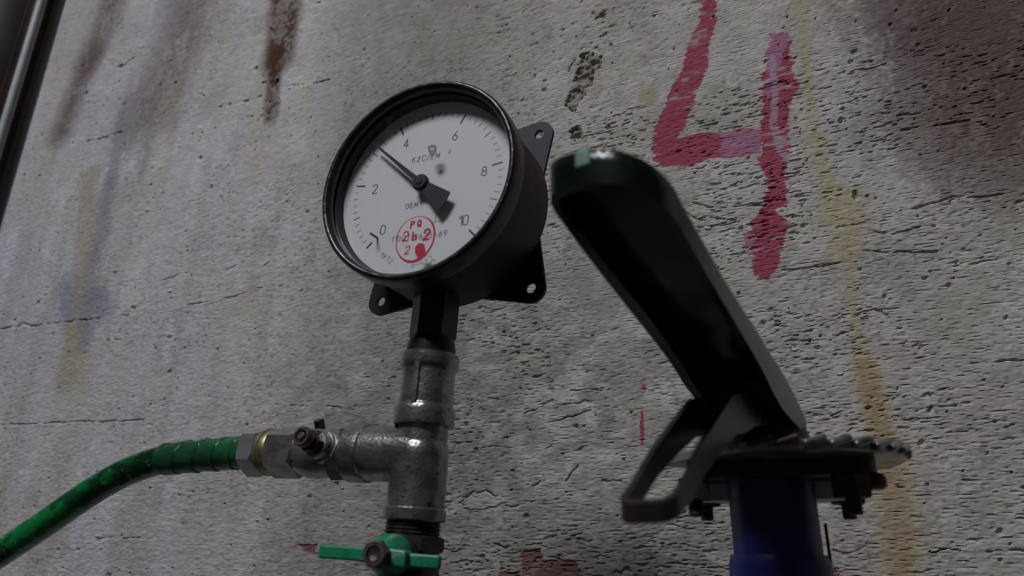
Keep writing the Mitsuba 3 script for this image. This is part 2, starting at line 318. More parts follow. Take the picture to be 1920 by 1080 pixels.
blend(slice(None), (.275, .25, .225), .75 * grime * sstep(.34, .60, nse(11, 7, 30, 3)))
mott = nse(13, 11, 33, 2); tint = nse(30, 24, 34, 2)
blend(slice(None), (.40, .375, .315), .45 * sstep(.52, .66, tint) * (1 - .7 * left))
blend(slice(None), (.42, .365, .355), .40 * sstep(.48, .34, tint) * (1 - .7 * left))
C *= (.84 + .32 * fine)[..., None] * (1 + .24 * (mott - .5) * (.5 + .5 * (1 - left)))[..., None]
blend(slice(None), (.17, .16, .145), .6 * sstep(.62, .74, nse(2.6, 1.7, 31)) * sstep(.44, .62, nse(36, 44, 32, 2) + .12 * grime))

def run(lines, color, half, soft=.5, amount=.9, grit=.5):
    for i, line in enumerate(lines):
        hw = half[i] if isinstance(half, (list, tuple)) else half
        w, d = distance(line, hw * 1.8 + 8, .6, .6)
        g = nse(2.6, 3.4, 41, 1, WX[w], WZ[w]) * .5 + nse(14, 30, 42, 2, WX[w], WZ[w]) * .5
        edge = sstep(1.0 + soft, 1.0 - soft, d / hw + (g - .5) * 2 * grit)
        blend(w, color, amount * edge * (.55 + .45 * sstep(.3, .6, g)))

for k in ('brown_a', 'shade_b', 'rust_c', 'brown_d'):           # these marks start high on the wall, above the picture
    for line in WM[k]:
        if line is WM[k][0] or k == 'brown_d':
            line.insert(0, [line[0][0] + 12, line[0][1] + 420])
for k in ('yel_r', 'yel_l', 'blue_l'):
    WM[k][0].insert(0, [WM[k][0][0][0], WM[k][0][0][1] + (300 if k == 'yel_r' else 20)])
run(WM['brown_d'], (.12, .085, .075), [70, 62, 40], .55, .85, .75)  # reddish-brown tone with ragged edges, top right
run(WM['shade_b'], (.16, .115, .105), 46, .7, .75, .85)  # soft reddish shadow painted into the wall colour
run(WM['brown_a'], (.125, .088, .078), [24, 19], .75, .85, .6)  # narrow slanting reddish-brown band
run(WM['rust_c'], (.070, .030, .018), [21, 9], .4, .97, .3)
run(WM['yel_r'], (.42, .365, .21), [4, 7, 12, 3, 8, 11, 13, 16], .6, .78, .9)
run(WM['yel_r'][4:], (.31, .19, .09), [5, 6, 7, 8], .7, .7, 1.1)
run(WM['yel_l'], (.33, .28, .19), [15, 20], .45, .75, .7)
run(WM['blue_l'], (.215, .22, .27), [10, 12, 12, 18, 12], .6, .72, 1.1)
run([[(o[0], o[1]), (o[0] + 1, o[1] + 4)] for o in WM['ochre']], (.36, .28, .18), 8, .6, .7, .6)
for poly in WM['smear']:
    w, c = inside(poly, 1.2, 2.2); blend(w, (.31, .30, .295), .8 * c * sstep(.3, .45, nse(12, 18, 44, 2, WX[w], WZ[w]))); H[w] = np.where(c, H[w] * .6 - .2, H[w])
for poly in WM['spall']:
    w, c = inside(poly, 1.1, 1.6); rr = nse(5, 4, 43, 2, WX[w], WZ[w]); H[w] -= c * (.2 + 5.0 * sstep(.35, .75, rr)); blend(w, (.27, .235, .19), c * (.55 + .4 * rr))
for poly in WM['white_flake']:
    w, c = inside(poly, .8, 1.0); H[w] += c * .7; blend(w, (.48, .47, .455), .75 * c * sstep(.30, .48, nse(7, 5, 45, 2, WX[w], WZ[w])))
for poly in WM['brick']:
    w, c = inside(poly, .6, 1.0); H[w] -= c * .7; blend(w, (.235, .115, .105), c * (.65 + .35 * sstep(.3, .55, nse(5, 4, 46, 2, WX[w], WZ[w]))))
red, pink = (.32, .054, .092), (.37, .19, .28)
wear = nse(9, 2.2, 51) * .5 + nse(34, 26, 52, 2) * .5
for k in ('four_left', 'four_right', 'drip'):
    for poly in WM[k]:
        w, c = inside(poly, 1.0 if k != 'drip' else .2, .6)
        thin = sstep(.72, .60, wear[w] + .25 * (dash[w] > .72))
        blend(w, red, c * (.35 + .6 * thin))
for poly in WM['four_pink']:
    w, c = inside(poly, .8, .6)
    isred = (C[w][..., 0] > 1.7 * C[w][..., 1])
    blend(w, pink, c * isred * .75 * sstep(.38, .5, nse(16, 14, 53, 2, WX[w], WZ[w])))
for line in WM['four_pale']:
    w, d = distance(line, 9, .2, .3); blend(w, (.40, .30, .38), .7 * sstep(3.2, 1.8, d))
for i, (x, z, a, b) in enumerate(WM['chips']):
    w = window(x - 12, x + 12, z - 12, z + 12)
    c = np.hypot((WX[w] - x + .3 * jag[w]) / a, (WZ[w] - z + .3 * jagz[w]) / b) < .75
    blend(w, (.66, .65, .63), .9 * c); H[w] += c * .9
C = np.clip(C, .01, .85)
idx = np.arange(nz_ * nx_).reshape(nz_, nx_)
a_, b_, c_, d_ = idx[:-1, :-1].ravel(), idx[:-1, 1:].ravel(), idx[1:, 1:].ravel(), idx[1:, :-1].ravel()
WF = np.vstack([np.stack([a_, b_, c_], 1), np.stack([a_, c_, d_], 1)])
WV = np.stack([WX.ravel() / 1000, WALL_Y - H.ravel() / 1000, WZ.ravel() / 1000], 1)
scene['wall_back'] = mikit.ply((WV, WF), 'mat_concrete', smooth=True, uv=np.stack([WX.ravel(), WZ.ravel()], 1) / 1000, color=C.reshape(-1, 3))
labels['wall_back'] = {'kind': 'structure', 'label': 'rough grey concrete wall with a red hand-painted 4, cracks, stains and a painted-in soft shadow'}
del C, H, PIT, CR, dash, tone, streak, fine, cloud, left, right, wear, jag, jagz, region

# ---------------------------------------------------------------- the rest of the room
def slab(x0, x1, y0, y1, z0, z1):
    b = trimesh.creation.box(bounds=[[x0, y0, z0], [x1, y1, z1]]); return b
for nm, bb, mt, lb in (
        ('floor', (X0, X1, Y0, WALL_Y + .1, -.1, 0), 'floor_paint', 'dark brown floor of the boiler room'),
        ('ceiling', (X0, X1, Y0, WALL_Y + .1, Z1, Z1 + .1), 'ceiling_paint', 'pale ceiling of the boiler room'),
        ('wall_left', (X0 - .1, X0, Y0, WALL_Y + .1, 0, Z1), 'plaster', 'brown plaster side wall on the left'),
        ('wall_right', (X1, X1 + .1, Y0, WALL_Y + .1, 0, Z1), 'plaster', 'brown plaster side wall on the right'),
        ('wall_front', (X0, X1, Y0 - .1, Y0, 0, Z1), 'plaster', 'brown plaster wall behind the viewer')):
    add(nm, slab(*bb), mt, smooth=False, kind='structure', label=lb)

# the ceiling luminaire
lx, ly, lz = LAMP_POS; hx, hy = LAMP_HALF
fr = man(slab(lx - hx - .03, lx + hx + .03, ly - hy - .03, ly + hy + .03, lz - .01, Z1)) - man(slab(lx - hx, lx + hx, ly - hy, ly + hy, lz - .02, lz + .02))
add('ceiling_lamp__housing', fr, 'lamp_white', smooth=False)
dv = np.array([[lx - hx, ly - hy, lz], [lx + hx, ly - hy, lz], [lx + hx, ly + hy, lz], [lx - hx, ly + hy, lz]])
scene['ceiling_lamp__diffuser'] = mikit.ply((dv, np.array([[0, 2, 1], [0, 3, 2]])), 'mat_lamp_white', emitter={'type': 'area', 'radiance': {'type': 'rgb', 'value': list(LAMP_RADIANCE)}})
labels['ceiling_lamp'] = {'label': 'white rectangular ceiling lamp above the gauge', 'category': 'lamp'}

# ---------------------------------------------------------------- pressure gauge
GN = np.array([.03842446, .99920481, -.01064434]); GX = np.array([.99778834, -.03894384, -.05386836]); GZ = np.array([.05424005, .00855093, .99849131])
GO = np.array([-.1487, .2536, 1.4640])
G = frame(GO, -GN, GX)                       # x right, y up on the dial, z out of the wall; 0 = front of the bezel
labels['pressure_gauge'] = {'label': 'round black pressure gauge with white dial standing on the vertical pipe', 'category': 'pressure gauge'}
DW = -.0115                                   # dial plane
case = lathe([(0, -.047), (.0488, -.047), (.0496, -.0458), (.0496, -.0062), (.0486, -.0062), (.0472, -.0064), (.0465, -.0105), (.0465, -.0125), (0, -.0125)], 160)
add('pressure_gauge__case', case, 'case_black', G)
bezel = lathe([(.0497, -.0112), (.0511, -.0112), (.0517, -.0100), (.0518, -.0040), (.0515, -.0014), (.0508, -.0003), (.0499, 0), (.0490, -.0003), (.0482, -.0012), (.0477, -.0024), (.0475, -.0036), (.0476, -.0044), (.0484, -.0048), (.0497, -.0060)], 200)
add('pressure_gauge__bezel', bezel, 'enamel_black', G, smooth=50)
a_ = np.linspace(0, 2 * PI, 97)[:-1]
gl = (np.vstack([np.stack([.0482 * np.cos(a_), .0482 * np.sin(a_), a_ * 0 - .0050], 1), [[0, 0, -.0050]]]), np.array([(i, (i + 1) % 96, 96) for i in range(96)]))
add('pressure_gauge__glass', gl, 'glass', G, label='clear front glass')
add('pressure_gauge__dial', cyl(.0464, DW - .0009, DW, 128), 'dial_white', G, label='white dial printed with a 0 to 10 scale')
plate = Point(0, 0).buffer(.0485, 64)
for k in range(4):
    an = PI / 4 + k * PI / 2; c, s = math.cos(an), math.sin(an)
    lug = MultiPoint([]).union(Point(.0597 * c, .0597 * s).buffer(.0074, 24))
    base = [(.0475 * math.cos(an + q), .0475 * math.sin(an + q)) for q in (-.46, -.2, 0, .2, .46)]
    lug = unary_union([lug, Polygon(base)]).convex_hull.difference(Point(.0597 * c, .0597 * s).buffer(.0026, 20)).difference(Point(0, 0).buffer(.0440, 64))
    add('pressure_gauge__mounting_lug', ext(lug, -.0492, -.0471), 'lug_black', G, smooth=30)

# printing on the dial: thin raised ink
INK = .00006
def strokes(lines, width): return unary_union([LineString(l).buffer(width / 2, 6) for l in lines])
def arc(cx, cy, rx, ry, a0, a1, n=14):
    return [(cx + rx * math.cos(math.radians(a)), cy + ry * math.sin(math.radians(a))) for a in np.linspace(a0, a1, n)]
GL = {   # drawing-office lettering, height 1
    '0': [arc(.27, .72, .27, .28, 0, 180) + arc(.27, .28, .27, .28, 180, 360) + [(.54, .72)]],
    '1': [[(.05, .72), (.32, 1), (.32, 0)]],
    '2': [arc(.27, .73, .27, .27, 170, -35) + [(0, 0), (.54, 0)]],
    '4': [[(.40, 0), (.40, 1), (0, .3), (.56, .3)]],
    '5': [[(.5, 1), (.08, 1), (.04, .58)] + arc(.26, .31, .27, .31, 120, -150)],
    '6': [[(.44, 1), (.06, .48)] + arc(.27, .28, .27, .28, 140, 500)],
    '7': [[(0, 1), (.54, 1), (.18, 0)]],
    '8': [arc(.27, .75, .22, .25, 0, 360), arc(.27, .26, .27, .26, 0, 360)],
    '9': [[(.1, 0), (.48, .52)] + arc(.27, .72, .27, .28, -40, 320)],
    'К': [[(0, 0), (0, 1)], [(.5, 1), (0, .45)], [(.15, .6), (.54, 0)]],
    'Г': [[(0, 0), (0, 1), (.5, 1)]],
    'г': [arc(.25, .74, .25, .26, 170, -30) + [(.02, 0), (.5, 0)]],
    'С': [arc(.28, .72, .27, .28, 20, 180) + arc(.28, .28, .27, .28, 180, 340)],
    '/': [[(-.05, -.1), (.45, 1.1)]],
    'М': [[(0, 0), (.05, 1), (.33, .3), (.62, 1), (.67, 0)]],
    'О': [arc(.27, .72, .27, .28, 0, 180) + arc(.27, .28, .27, .28, 180, 360) + [(.54, .72)]],
    'Б': [[(.48, 1), (0, 1), (0, 0), (.3, 0)] + arc(.3, .29, .24, .29, -90, 90) + [(0, .58)]],
    'Т': [[(0, 1), (.54, 1)], [(.27, 1), (.27, 0)]],
    '-': [[(.08, .45), (.46, .45)]],
    'Р': [[(0, 0), (0, 1), (.3, 1)] + arc(.3, .76, .22, .24, 90, -90) + [(0, .52)]],
    'Q': [arc(.28, .5, .28, .5, 0, 360), [(.3, .25), (.56, -.05)]],
    'b': [[(0, 1), (0, 0), (.3, 0)] + arc(.3, .27, .24, .27, -90, 90) + [(0, .54)]],
}
def word(text, x, y, h, adv=.78, wd=.09, slant=0.0, rot=0.0):
    ls, cx = [], 0
    for ch in text:
        for l in GL.get(ch, []):
            ls.append([(x + h * (cx + px + slant * py), y + h * py) for px, py in l])
        cx += adv * (1.15 if ch == 'М' else .75 if ch in '1/' else .55 if ch == ' ' else 1)
    g = strokes(ls, wd * h)
    return affinity.rotate(g, rot, origin=(x, y)) if rot else g
def ink(key, shape, mat='ink', z=DW, th=INK, **lab):
    return add(key, ext(affinity.scale(shape, .001, .001, origin=(0, 0)), z, z + th), mat, G, smooth=False, **lab)
D = 'pressure_gauge__dial__'
for i in range(51):
    an = math.radians(225 - 5.4 * i); big = i % 10 == 0; mid = i % 5 == 0
    r0, r1, wd = (35.2, 40.7, .85) if big else (37.0, 40.7, .5) if mid else (38.2, 40.7, .32)
    if i in (0, 50): r0, wd = 36.6, .95
    c, s = math.cos(an), math.sin(an)
    ink(D + 'scale_mark', LineString([(r0 * c, r0 * s), (r1 * c, r1 * s)]).buffer(wd / 2, cap_style=2))
for tx, x, y, h in (('0', -22.0, -22.4, 4.8), ('2', -29.9, .6, 4.8), ('4', -15.1, 23.6, 4.7), ('6', 12.5, 22.9, 4.7), ('8', 29.8, .8, 4.7), ('10', 20.2, -23.1, 4.8)):
    ink(D + 'numeral', word(tx, x, y, h, wd=.105, adv=.62 if tx == '10' else .78))
ink(D + 'unit_lettering', unary_union([word('КгС/СМ', -8.9, 14.4, 2.8, adv=.98, wd=.13, slant=.12), word('2', 11.0, 15.9, 2.0, wd=.15)]), label='lettering КГС/СМ2')
ink(D + 'model_lettering', word('ОБМ1', -9.3, -10.5, 2.6, adv=.92, wd=.14), label='lettering ОБМ1')
ink(D + 'standard_lettering', word('ГОСТ 8625-69', -14.4, -27.4, 2.8, adv=.93, wd=.12), label='lettering ГОСТ 8625-69')
ink(D + 'year_lettering', word('1972', -20.6, -34.0, 2.6, adv=.9, wd=.11, rot=-33), label='year 1972')
ink(D + 'position_mark', strokes([[(7.8, -14.2), (7.8, -19.6)], [(5.4, -19.6), (10.4, -19.6)]], .26))
ink(D + 'maker_emblem', strokes([[(-5.2, -39.4), (-2.6, -38.0), (-1.8, -41.5), (-1.2, -40.0), (3.1, -39.8), (7.3, -40.8), (8.4, -38.8), (10.4, -39.3), (7.9, -38.0), (7.4, -36.7), (5.0, -36.2), (-.5, -37.2), (-1.2, -40.0)],
    [(1.2, -37.9), (1.4, -39.2)], [(2.6, -37.8), (2.5, -39.1), (3.3, -39.1)], [(4.4, -37.7), (5.6, -38.2), (4.8, -39.2)]], .2))
# red inspection stamp painted on the glass
RZ = -.0049
ring = []
for i in range(72):
    a0, a1 = 2 * PI * i / 72, 2 * PI * (i + 1.3) / 72; th = .62 + .38 * math.cos(a0 + 1.0) + .15 * math.sin(3 * a0)
    ring.append(LineString([(2.1 + 10.0 * math.cos(a) + .2 * math.sin(2 * a), -30.2 + 11.1 * math.sin(a)) for a in (a0, a1)]).buffer(max(th, .28) * .62, 4))
sn = 'pressure_gauge__glass__red_stamp'
ink(sn, unary_union(ring), 'red_ink', RZ, 8e-5, label='hand-painted red ring on the glass')
ink('pressure_gauge__glass__stamp_lettering', unary_union([word('Р', -.9, -24.4, 3.1, wd=.30), word('Q', 2.7, -24.1, 3.0, wd=.30), word('2', -4.6, -30.6, 4.6, wd=.17, slant=.1), word('b', .7, -30.7, 3.8, wd=.24),
    word('2', 6.4, -31.2, 5.0, wd=.24, slant=.1), word('2', -2.6, -37.3, 3.9, wd=.17, slant=.15)]), 'red_ink', RZ, 8e-5, label='red characters PQ 2b2 2')
ink('pressure_gauge__glass__paint_blob', unary_union([Point(5.3, -35.2).buffer(2.55), Polygon([(3.6, -37), (7.6, -36), (8.3, -39.0), (5.6, -40.3)]).buffer(.6)]), 'red_ink', RZ, 1.6e-4, label='red paint blob')
ink('pressure_gauge__glass__dried_fleck', Polygon([(3.4, 17.2), (5.6, 17.9), (7.6, 17.2), (8.2, 13.8), (6.4, 11.4), (4.9, 13.2)]).buffer(.2).difference(Polygon([(4.6, 16.4), (7.2, 16.3), (6.8, 15), (4.9, 15.2)])), 'fleck', RZ, 3e-4, label='grey dried fleck on the glass')
# pointer
PW = -.0078
need = Polygon([(-28.8, 25.1), (-28.4, 25.6), (0.9, .9), (-.9, -1.1)]).buffer(.12)
tail = Polygon([(-.6, -1.6), (1.6, .9), (16.2, -7.6)] + [(14.9, -10.6), (13.2, -13.6)] + [(10.6, -16.2)])
add('pressure_gauge__pointer', ext(affinity.scale(unary_union([need, tail.buffer(.3)]), .001, .001, origin=(0, 0)), PW, PW + .0006), 'pointer_black', G, smooth=False, label='black pointer with a fan-shaped counterweight')
add('pressure_gauge__pointer__hub', lathe([(0, DW), (.0022, DW), (.0022, PW - .0006), (.0041, PW - .0006), (.0041, PW + .0012), (.0034, PW + .0019), (.0018, PW + .0020), (.0014, PW + .0024), (0, PW + .0025)], 40), 'pointer_black', G)
add('pressure_gauge__stop_pin', tube([(-.0232, -.0240, DW - .0002), (-.0232, -.0241, DW + .003), (-.0231, -.0242, DW + .0060)], .00055, 12), 'pin_steel', G)

# ---------------------------------------------------------------- the pipe column under the gauge; z runs up the column, 0 = gauge centre
PF = frame(GO + GN * .0325 - [0, 0, .001], GZ, GX)
def col(key, prof, mat, seg=80, **k): return add(key, lathe([(r, -h) for r, h in prof], seg), mat, PF, **k)
stem = (hexa(.0194, -.0690, -.0470, .0012, rot=.35) + cyl(.0098, -.049, -.044))
add('pressure_gauge__stem', stem, 'black_iron', PF, label='black hexagonal stem')
def thread(r, h0, h1, pitch=.0018, inner=.006, depth=.0007):
    pts, h = [(inner, h0)], h0
    while h < h1 - pitch * .5:
        pts += [(r - depth, h), (r, h + pitch * .35), (r, h + pitch * .6), (r - depth, h + pitch * .95)]; h += pitch
    return pts + [(r - depth, h1), (inner, h1)]
col('pressure_gauge__stem__thread', [(.005, .0685), (.0100, .0685), (.0108, .0702), (.0114, .0735), (.0114, .0772), (.005, .0772)], 'dark_thread')

labels['pipe_coupling'] = {'label': 'grey galvanised pipe coupling with a vertical seam just below the gauge', 'category': 'pipe fitting'}
body = lathe([(.0108, -.0764), (.0129, -.0764), (.0135, -.0770), (.0136, -.0812), (.0132, -.0826), (.0124, -.0836), (.0122, -.0850), (.0123, -.0992), (.0129, -.1003), (.0136, -.1013), (.0138, -.1030), (.0138, -.1075), (.0133, -.1090), (.0108, -.1090)], 96)
add('pipe_coupling__body', body, 'galvanised', PF)
for da in (0, PI):
    an = math.radians(-64.4 - 20) + da
    rb = rbox(.0112, .01345, -.0014, .0014, -.1085, -.0770, .0006)
    add('pipe_coupling__seam_rib', rb, 'galvanised', PF @ frame([0, 0, 0], [0, 0, 1], [math.cos(an), math.sin(an), 0]))

labels['pipe_tee'] = {'label': 'grey galvanised pipe tee between the upper coupling and the lower green-handled valve', 'category': 'pipe fitting'}
TH = .1210
BR = np.eye(4); BR[:3, :3] = np.array([[0, 0, -1.0], [0, 1, 0], [1, 0, 0]]); BR[2, 3] = -TH        # branch frame inside PF: local z -> -x
run_ = lathe([(0, -.1060), (.0112, -.1060), (.0113, -.1155), (.0114, -.1168), (.0124, -.1208), (.0126, -.1225), (.0127, -.1438), (.0127, -.1440), (.0136, -.1446), (.0137, -.1488), (.0132, -.1494), (0, -.1494)], 96)
branch = mtx(lathe([(0, 0), (.0124, 0), (.0124, .0262), (.0131, .0268), (.0132, .0283), (.0133, .0286), (.0133, .0358), (.0128, .0364), (0, .0364)], 96), BR)
ball = Manifold.sphere(.0126, 64).scale((1, 1, .95)).translate((0, 0, -TH - .0006))
add('pipe_tee__body', run_ + branch + ball, 'galvanised', PF, smooth=40)
lt = meshkit.text_mesh('20', .0048, .0004)
lt.vertices[:, 0] -= .003
v_, f_ = arr(lt)
an0 = math.radians(-75); R_ = .0127
for _ in range(2):
    lt = lt.subdivide()
v_, f_ = arr(lt); aa = an0 + v_[:, 0] / R_; rr = R_ - .0001 + v_[:, 2]
add('pipe_tee__cast_mark', (np.stack([rr * np.cos(aa), rr * np.sin(aa), v_[:, 1] - .1330], 1), f_), 'galvanised', PF, smooth=False)

# ---------------------------------------------------------------- upper ball valve on the branch
labels['ball_valve'] = {'label': 'small grey ball valve without a handle between the tee and the hose', 'category': 'valve'}
BF = PF @ BR
vb = lathe([(0, .0366), (.0116, .0366), (.0116, .0378), (0, .0378)], 64) + hexa(.0232, .0374, .0445, .0010, rot=.28) + lathe([(0, .0440), (.0112, .0440), (.0108, .0465), (.0117, .0500), (.0121, .0550), (.0117, .0600), (.0106, .0640), (.0106, .0655), (0, .0655)], 72) + hexa(.0216, .0640, .0805, .0012, rot=.05)
add('ball_valve__body', vb, 'nickel', BF, smooth=28)
sdir = np.array([0, -math.cos(.14), math.sin(.14)])                       # stem points out of the wall and up (column axes)
SF = PF @ frame(np.array([-.0458, 0, -TH]), sdir, [1, 0, 0])
add('ball_valve__bonnet', lathe([(0, .004), (.0076, .004), (.0076, .0118), (.0070, .0124), (.0066, .0126), (.0066, .0160), (.0060, .0166), (0, .0166)], 48), 'nickel', SF)
add('ball_valve__gland_nut', hexa(.0092, .0160, .0205, .0005), 'black_iron', SF)
add('ball_valve__stem', lathe([(0, .020), (.0030, .020), (.0030, .0226), (.0042, .0228), (.0044, .0236), (.0044, .0262), (.0040, .0268), (.0030, .0268), (.0028, .0250), (0, .0250)], 36), 'rusty_nut', SF)
add('ball_valve__stem__screw', cyl(.0020, .0240, .0272, 24, .0006), 'rusty_nut', SF)
add('ball_valve__stop_tab', rbox(-.0016, .0018, -.0018, .0018, .0100, .0162, .0003), 'black_iron', BF @ frame([0, 0, .0520], [.86, -.5, 0], [0, 0, 1]))

# hose fitting
labels['hose_fitting'] = {'label': 'brass ring and steel nut joining the green hose to the small valve', 'category': 'pipe fitting'}
add('hose_fitting__brass_ring', lathe([(0, .0800), (.0108, .0800), (.0113, .0812), (.0113, .0826), (.0106, .0832), (.0106, .0840), (.0113, .0846), (.0113, .0866), (.0108, .0874), (0, .0874)], 72), 'brass', BF)
add('hose_fitting__hex_nut', hexa(.0214, .0868, .0965, .0012, rot=.12), 'zinc_nut', BF)
add('hose_fitting__nozzle', cyl(.0062, .0950, .1050, 32), 'brass', BF)

# green hose: runs along the wall, then droops
labels['garden_hose'] = {'label': 'glossy green hose drooping to the lower left from the valve', 'category': 'hose'}
b0 = (BF @ np.array([0, 0, .0975, 1]))[:3]
HP = [(-0.2767, 0.291, 1.3469), (-0.2934, 0.2902, 1.3463), (-0.3103, 0.2894, 1.345), (-0.327, 0.2886, 1.3411), (-0.3434, 0.2878, 1.3348), (-0.3594, 0.287, 1.3263), (-0.3753, 0.2862, 1.3169), (-0.3914, 0.2854, 1.3077), (-0.4078, 0.2846, 1.2987), (-0.4314, 0.2838, 1.2857), (-0.4691, 0.283, 1.2632)]
hp = spline([b0] + [np.array(p) for p in HP], 150)
hr = np.full(150, .0073); aa = np.arange(24) * 2 * PI / 24
rad = np.stack([hr[i] * (1 + .012 * np.sin(4 * aa + i * .05) + .02 * (meshkit.noise(np.array([[i * .15, k * .4, 3.0] for k in range(24)]), 5) - .5)) for i in range(150)])
add('garden_hose__tube', tube(hp, rad, 24), 'hose_green', smooth=True)
sl = spline([b0 + (b0 - hp[3]) * .02] + [np.array(p) for p in HP], 520)[:125]
nS = len(sl); aa = np.arange(40) * 2 * PI / 40; rad = []
for i in range(nS):
    turn = (aa / (2 * PI) + i / 27.0) % 1.0                              # overlapping turns of tape
    r = .0080 + .00055 * (1 - turn) ** 2 + .00035 * (meshkit.noise(np.array([[i * .09, 3 * math.cos(k), 3 * math.sin(k)] for k in aa]), 6) - .5)
    if i > nS - 5: r = r - .00014 * (i - nS + 5)
    rad.append(r)
add('garden_hose__tape_wrap', tube(sl, np.array(rad), 40), 'tape_green', smooth=50, label='green tape wound round the hose end')

# ---------------------------------------------------------------- lower ball valve with the green butterfly handle
labels['ball_valve_001'] = {'label': 'black ball valve with a green butterfly handle under the tee', 'category': 'valve'}
col('ball_valve_001__nipple', thread(.0119, .1485, .1560, .0016), 'dark_thread')
vb = hexa(.0246, -.1620, -.1552, .0010, rot=.3) + lathe([(0, -.1615), (.0124, -.1615), (.0120, -.1640), (.0128, -.1680), (.0131, -.1730), (.0128, -.1790), (.0118, -.1830), (0, -.1830)], 72) + hexa(.0250, -.1910, -.1820, .0012, rot=.3)
add('ball_valve_001__body', vb, 'black_iron', PF, smooth=28)
SG = PF @ frame(np.array([-.0003, 0, -.1636]), [.125, -1, .02], [1, .12, 0])     # z out of the wall, x right
add('ball_valve_001__bonnet', lathe([(0, .004), (.0088, .004), (.0088, .0140), (.0080, .0150), (.0056, .0152), (.0056, .0185), (0, .0185)], 48), 'black_iron', SG)
up = frame([0, 0, 0], [0, 0, 1], [1, 0, 0])
cup = lathe([(0, .0165), (.0078, .0165), (.0082, .0172), (.0080, .0215), (.0070, .0255), (.0052, .0285), (.0045, .0290), (0, .0290)], 64)
wing_l = rbox(-.0268, -.003, -.0031, .0021, .0258, .0288, .0010) + Manifold.batch_hull([rbox(-.009, -.003, -.0034, .0024, .0220, .0288, .0010), rbox(-.004, .0, -.0034, .0024, .0200, .0285, .0010)])
wing_r = rbox(.003, .0235, -.0040, .0012, .0215, .0250, .0010) + Manifold.batch_hull([rbox(.003, .0110, -.0044, .0020, .0215, .0285, .0010), rbox(.0, .006, -.0036, .0024, .0200, .0290, .0010)])
hd = (cup + wing_l + wing_r) - mtx(cyl(.0030, .010, .035), np.eye(4))
add('ball_valve_001__handle', hd, 'handle_green', SG, smooth=35, label='green butterfly handle')
nut = hexa(.0090, .0288, .0338, .0007, rot=.2) - cyl(.0030, .0270, .0360)
add('ball_valve_001__nut', nut, 'rusty_nut', SG, label='rusty hexagon nut')
add('ball_valve_001__nut__stem_end', lathe([(0, .0170), (.0031, .0170), (.0031, .0325), (.0025, .0332), (.0014, .0326), (0, .0324)], 32), 'rusty_nut', SG)

# vertical supply pipe below, down to the floor
zb_ = (PF @ np.array([0, 0, -.19, 1]))[2]
labels['supply_pipe'] = {'label': 'black vertical pipe carrying the lower valve', 'category': 'pipe'}
bot = (PF @ np.array([0, 0, -.1885, 1]))[:3]
L_ = bot[2] / GZ[2] * .999
add('supply_pipe__tube', cyl(.0106, -.1885 - L_, -.1885, 40), 'black_iron', PF)

# ---------------------------------------------------------------- butterfly valve with its lever, nearest to the viewer
BV = 'butterfly_valve'
labels[BV] = {'label': 'blue butterfly valve with a dark lever handle, squeeze trigger and toothed plate in the foreground', 'category': 'valve'}
PX, PY = -.0101, .3103                        # the spindle
VF = np.eye(4); VF[:3, 3] = (PX, PY, 0)
neck = ext(Point(0, 0).buffer(.0165, 40).intersection(sbox(-.0162, -.0152, .0162, .0152)), 1.04, 1.3290)
add(BV + '__neck', neck, 'blue_paint', VF, smooth=40, label='blue neck')
add(BV + '__neck__collar', lathe([(.010, 1.02), (.0188, 1.02), (.0188, 1.2970), (.0176, 1.3010), (.010, 1.3010)], 64), 'blue_paint', VF)
add(BV + '__neck__body', lathe([(0, .98), (.030, .98), (.046, 1.0), (.046, 1.03), (.030, 1.045), (0, 1.045)], 64), 'blue_paint', VF)
fl = sbox(-.0305, -.0215, .0380, .0250).buffer(-.010).buffer(.010, 10)
def rimmed(poly, z0, z1, ch):
    return Manifold.batch_hull([man(ext(poly.buffer(-ch), z0, z1)), man(ext(poly, z0 + ch, z1 - ch))])
add(BV + '__flange', rimmed(fl, 1.3285, 1.3352, .0008), 'navy_paint', VF, smooth=30, label='dark navy mounting flange')
add(BV + '__packing_plate', rimmed(sbox(-.0305, .0010, .0285, .0240).buffer(-.003).buffer(.003), 1.3214, 1.3287, .0004), 'grey_plate', VF, smooth=30, label='pale grey plate')
for bx, by in ((-.0275, -.0172), (.0282, -.0172), (-.0275, .0180), (.0282, .0180)):
    bm = VF @ frame([bx, by, 0], [0, 0, 1], [1, 0, 0])
    b = add(BV + '__bolt', lathe([(0, 1.3100 + .0045), (.0024, 1.3100 + .0045)] + [(.0024 + (.0006 if q % 2 else 0), 1.3150 + .00055 * q) for q in range(0, 28)] + [(0, 1.3300)], 28), 'bolt_dark', bm, smooth=30)
    add(b + '__nut', hexa(.0116, 1.3203, 1.3288, .0008, rot=.15 + bx * 20), 'bolt_dark', bm, smooth=25)
add(BV + '__flange__ear', rimmed(Point(.0345, -.0120).buffer(.0060, 16), 1.3235, 1.3290, .0012), 'bolt_dark', VF, smooth=30)
add(BV + '__identity_strip', rbox(.0178, .0188, .000, .010, 1.270, 1.3125, .0004), 'brown_strip', VF)

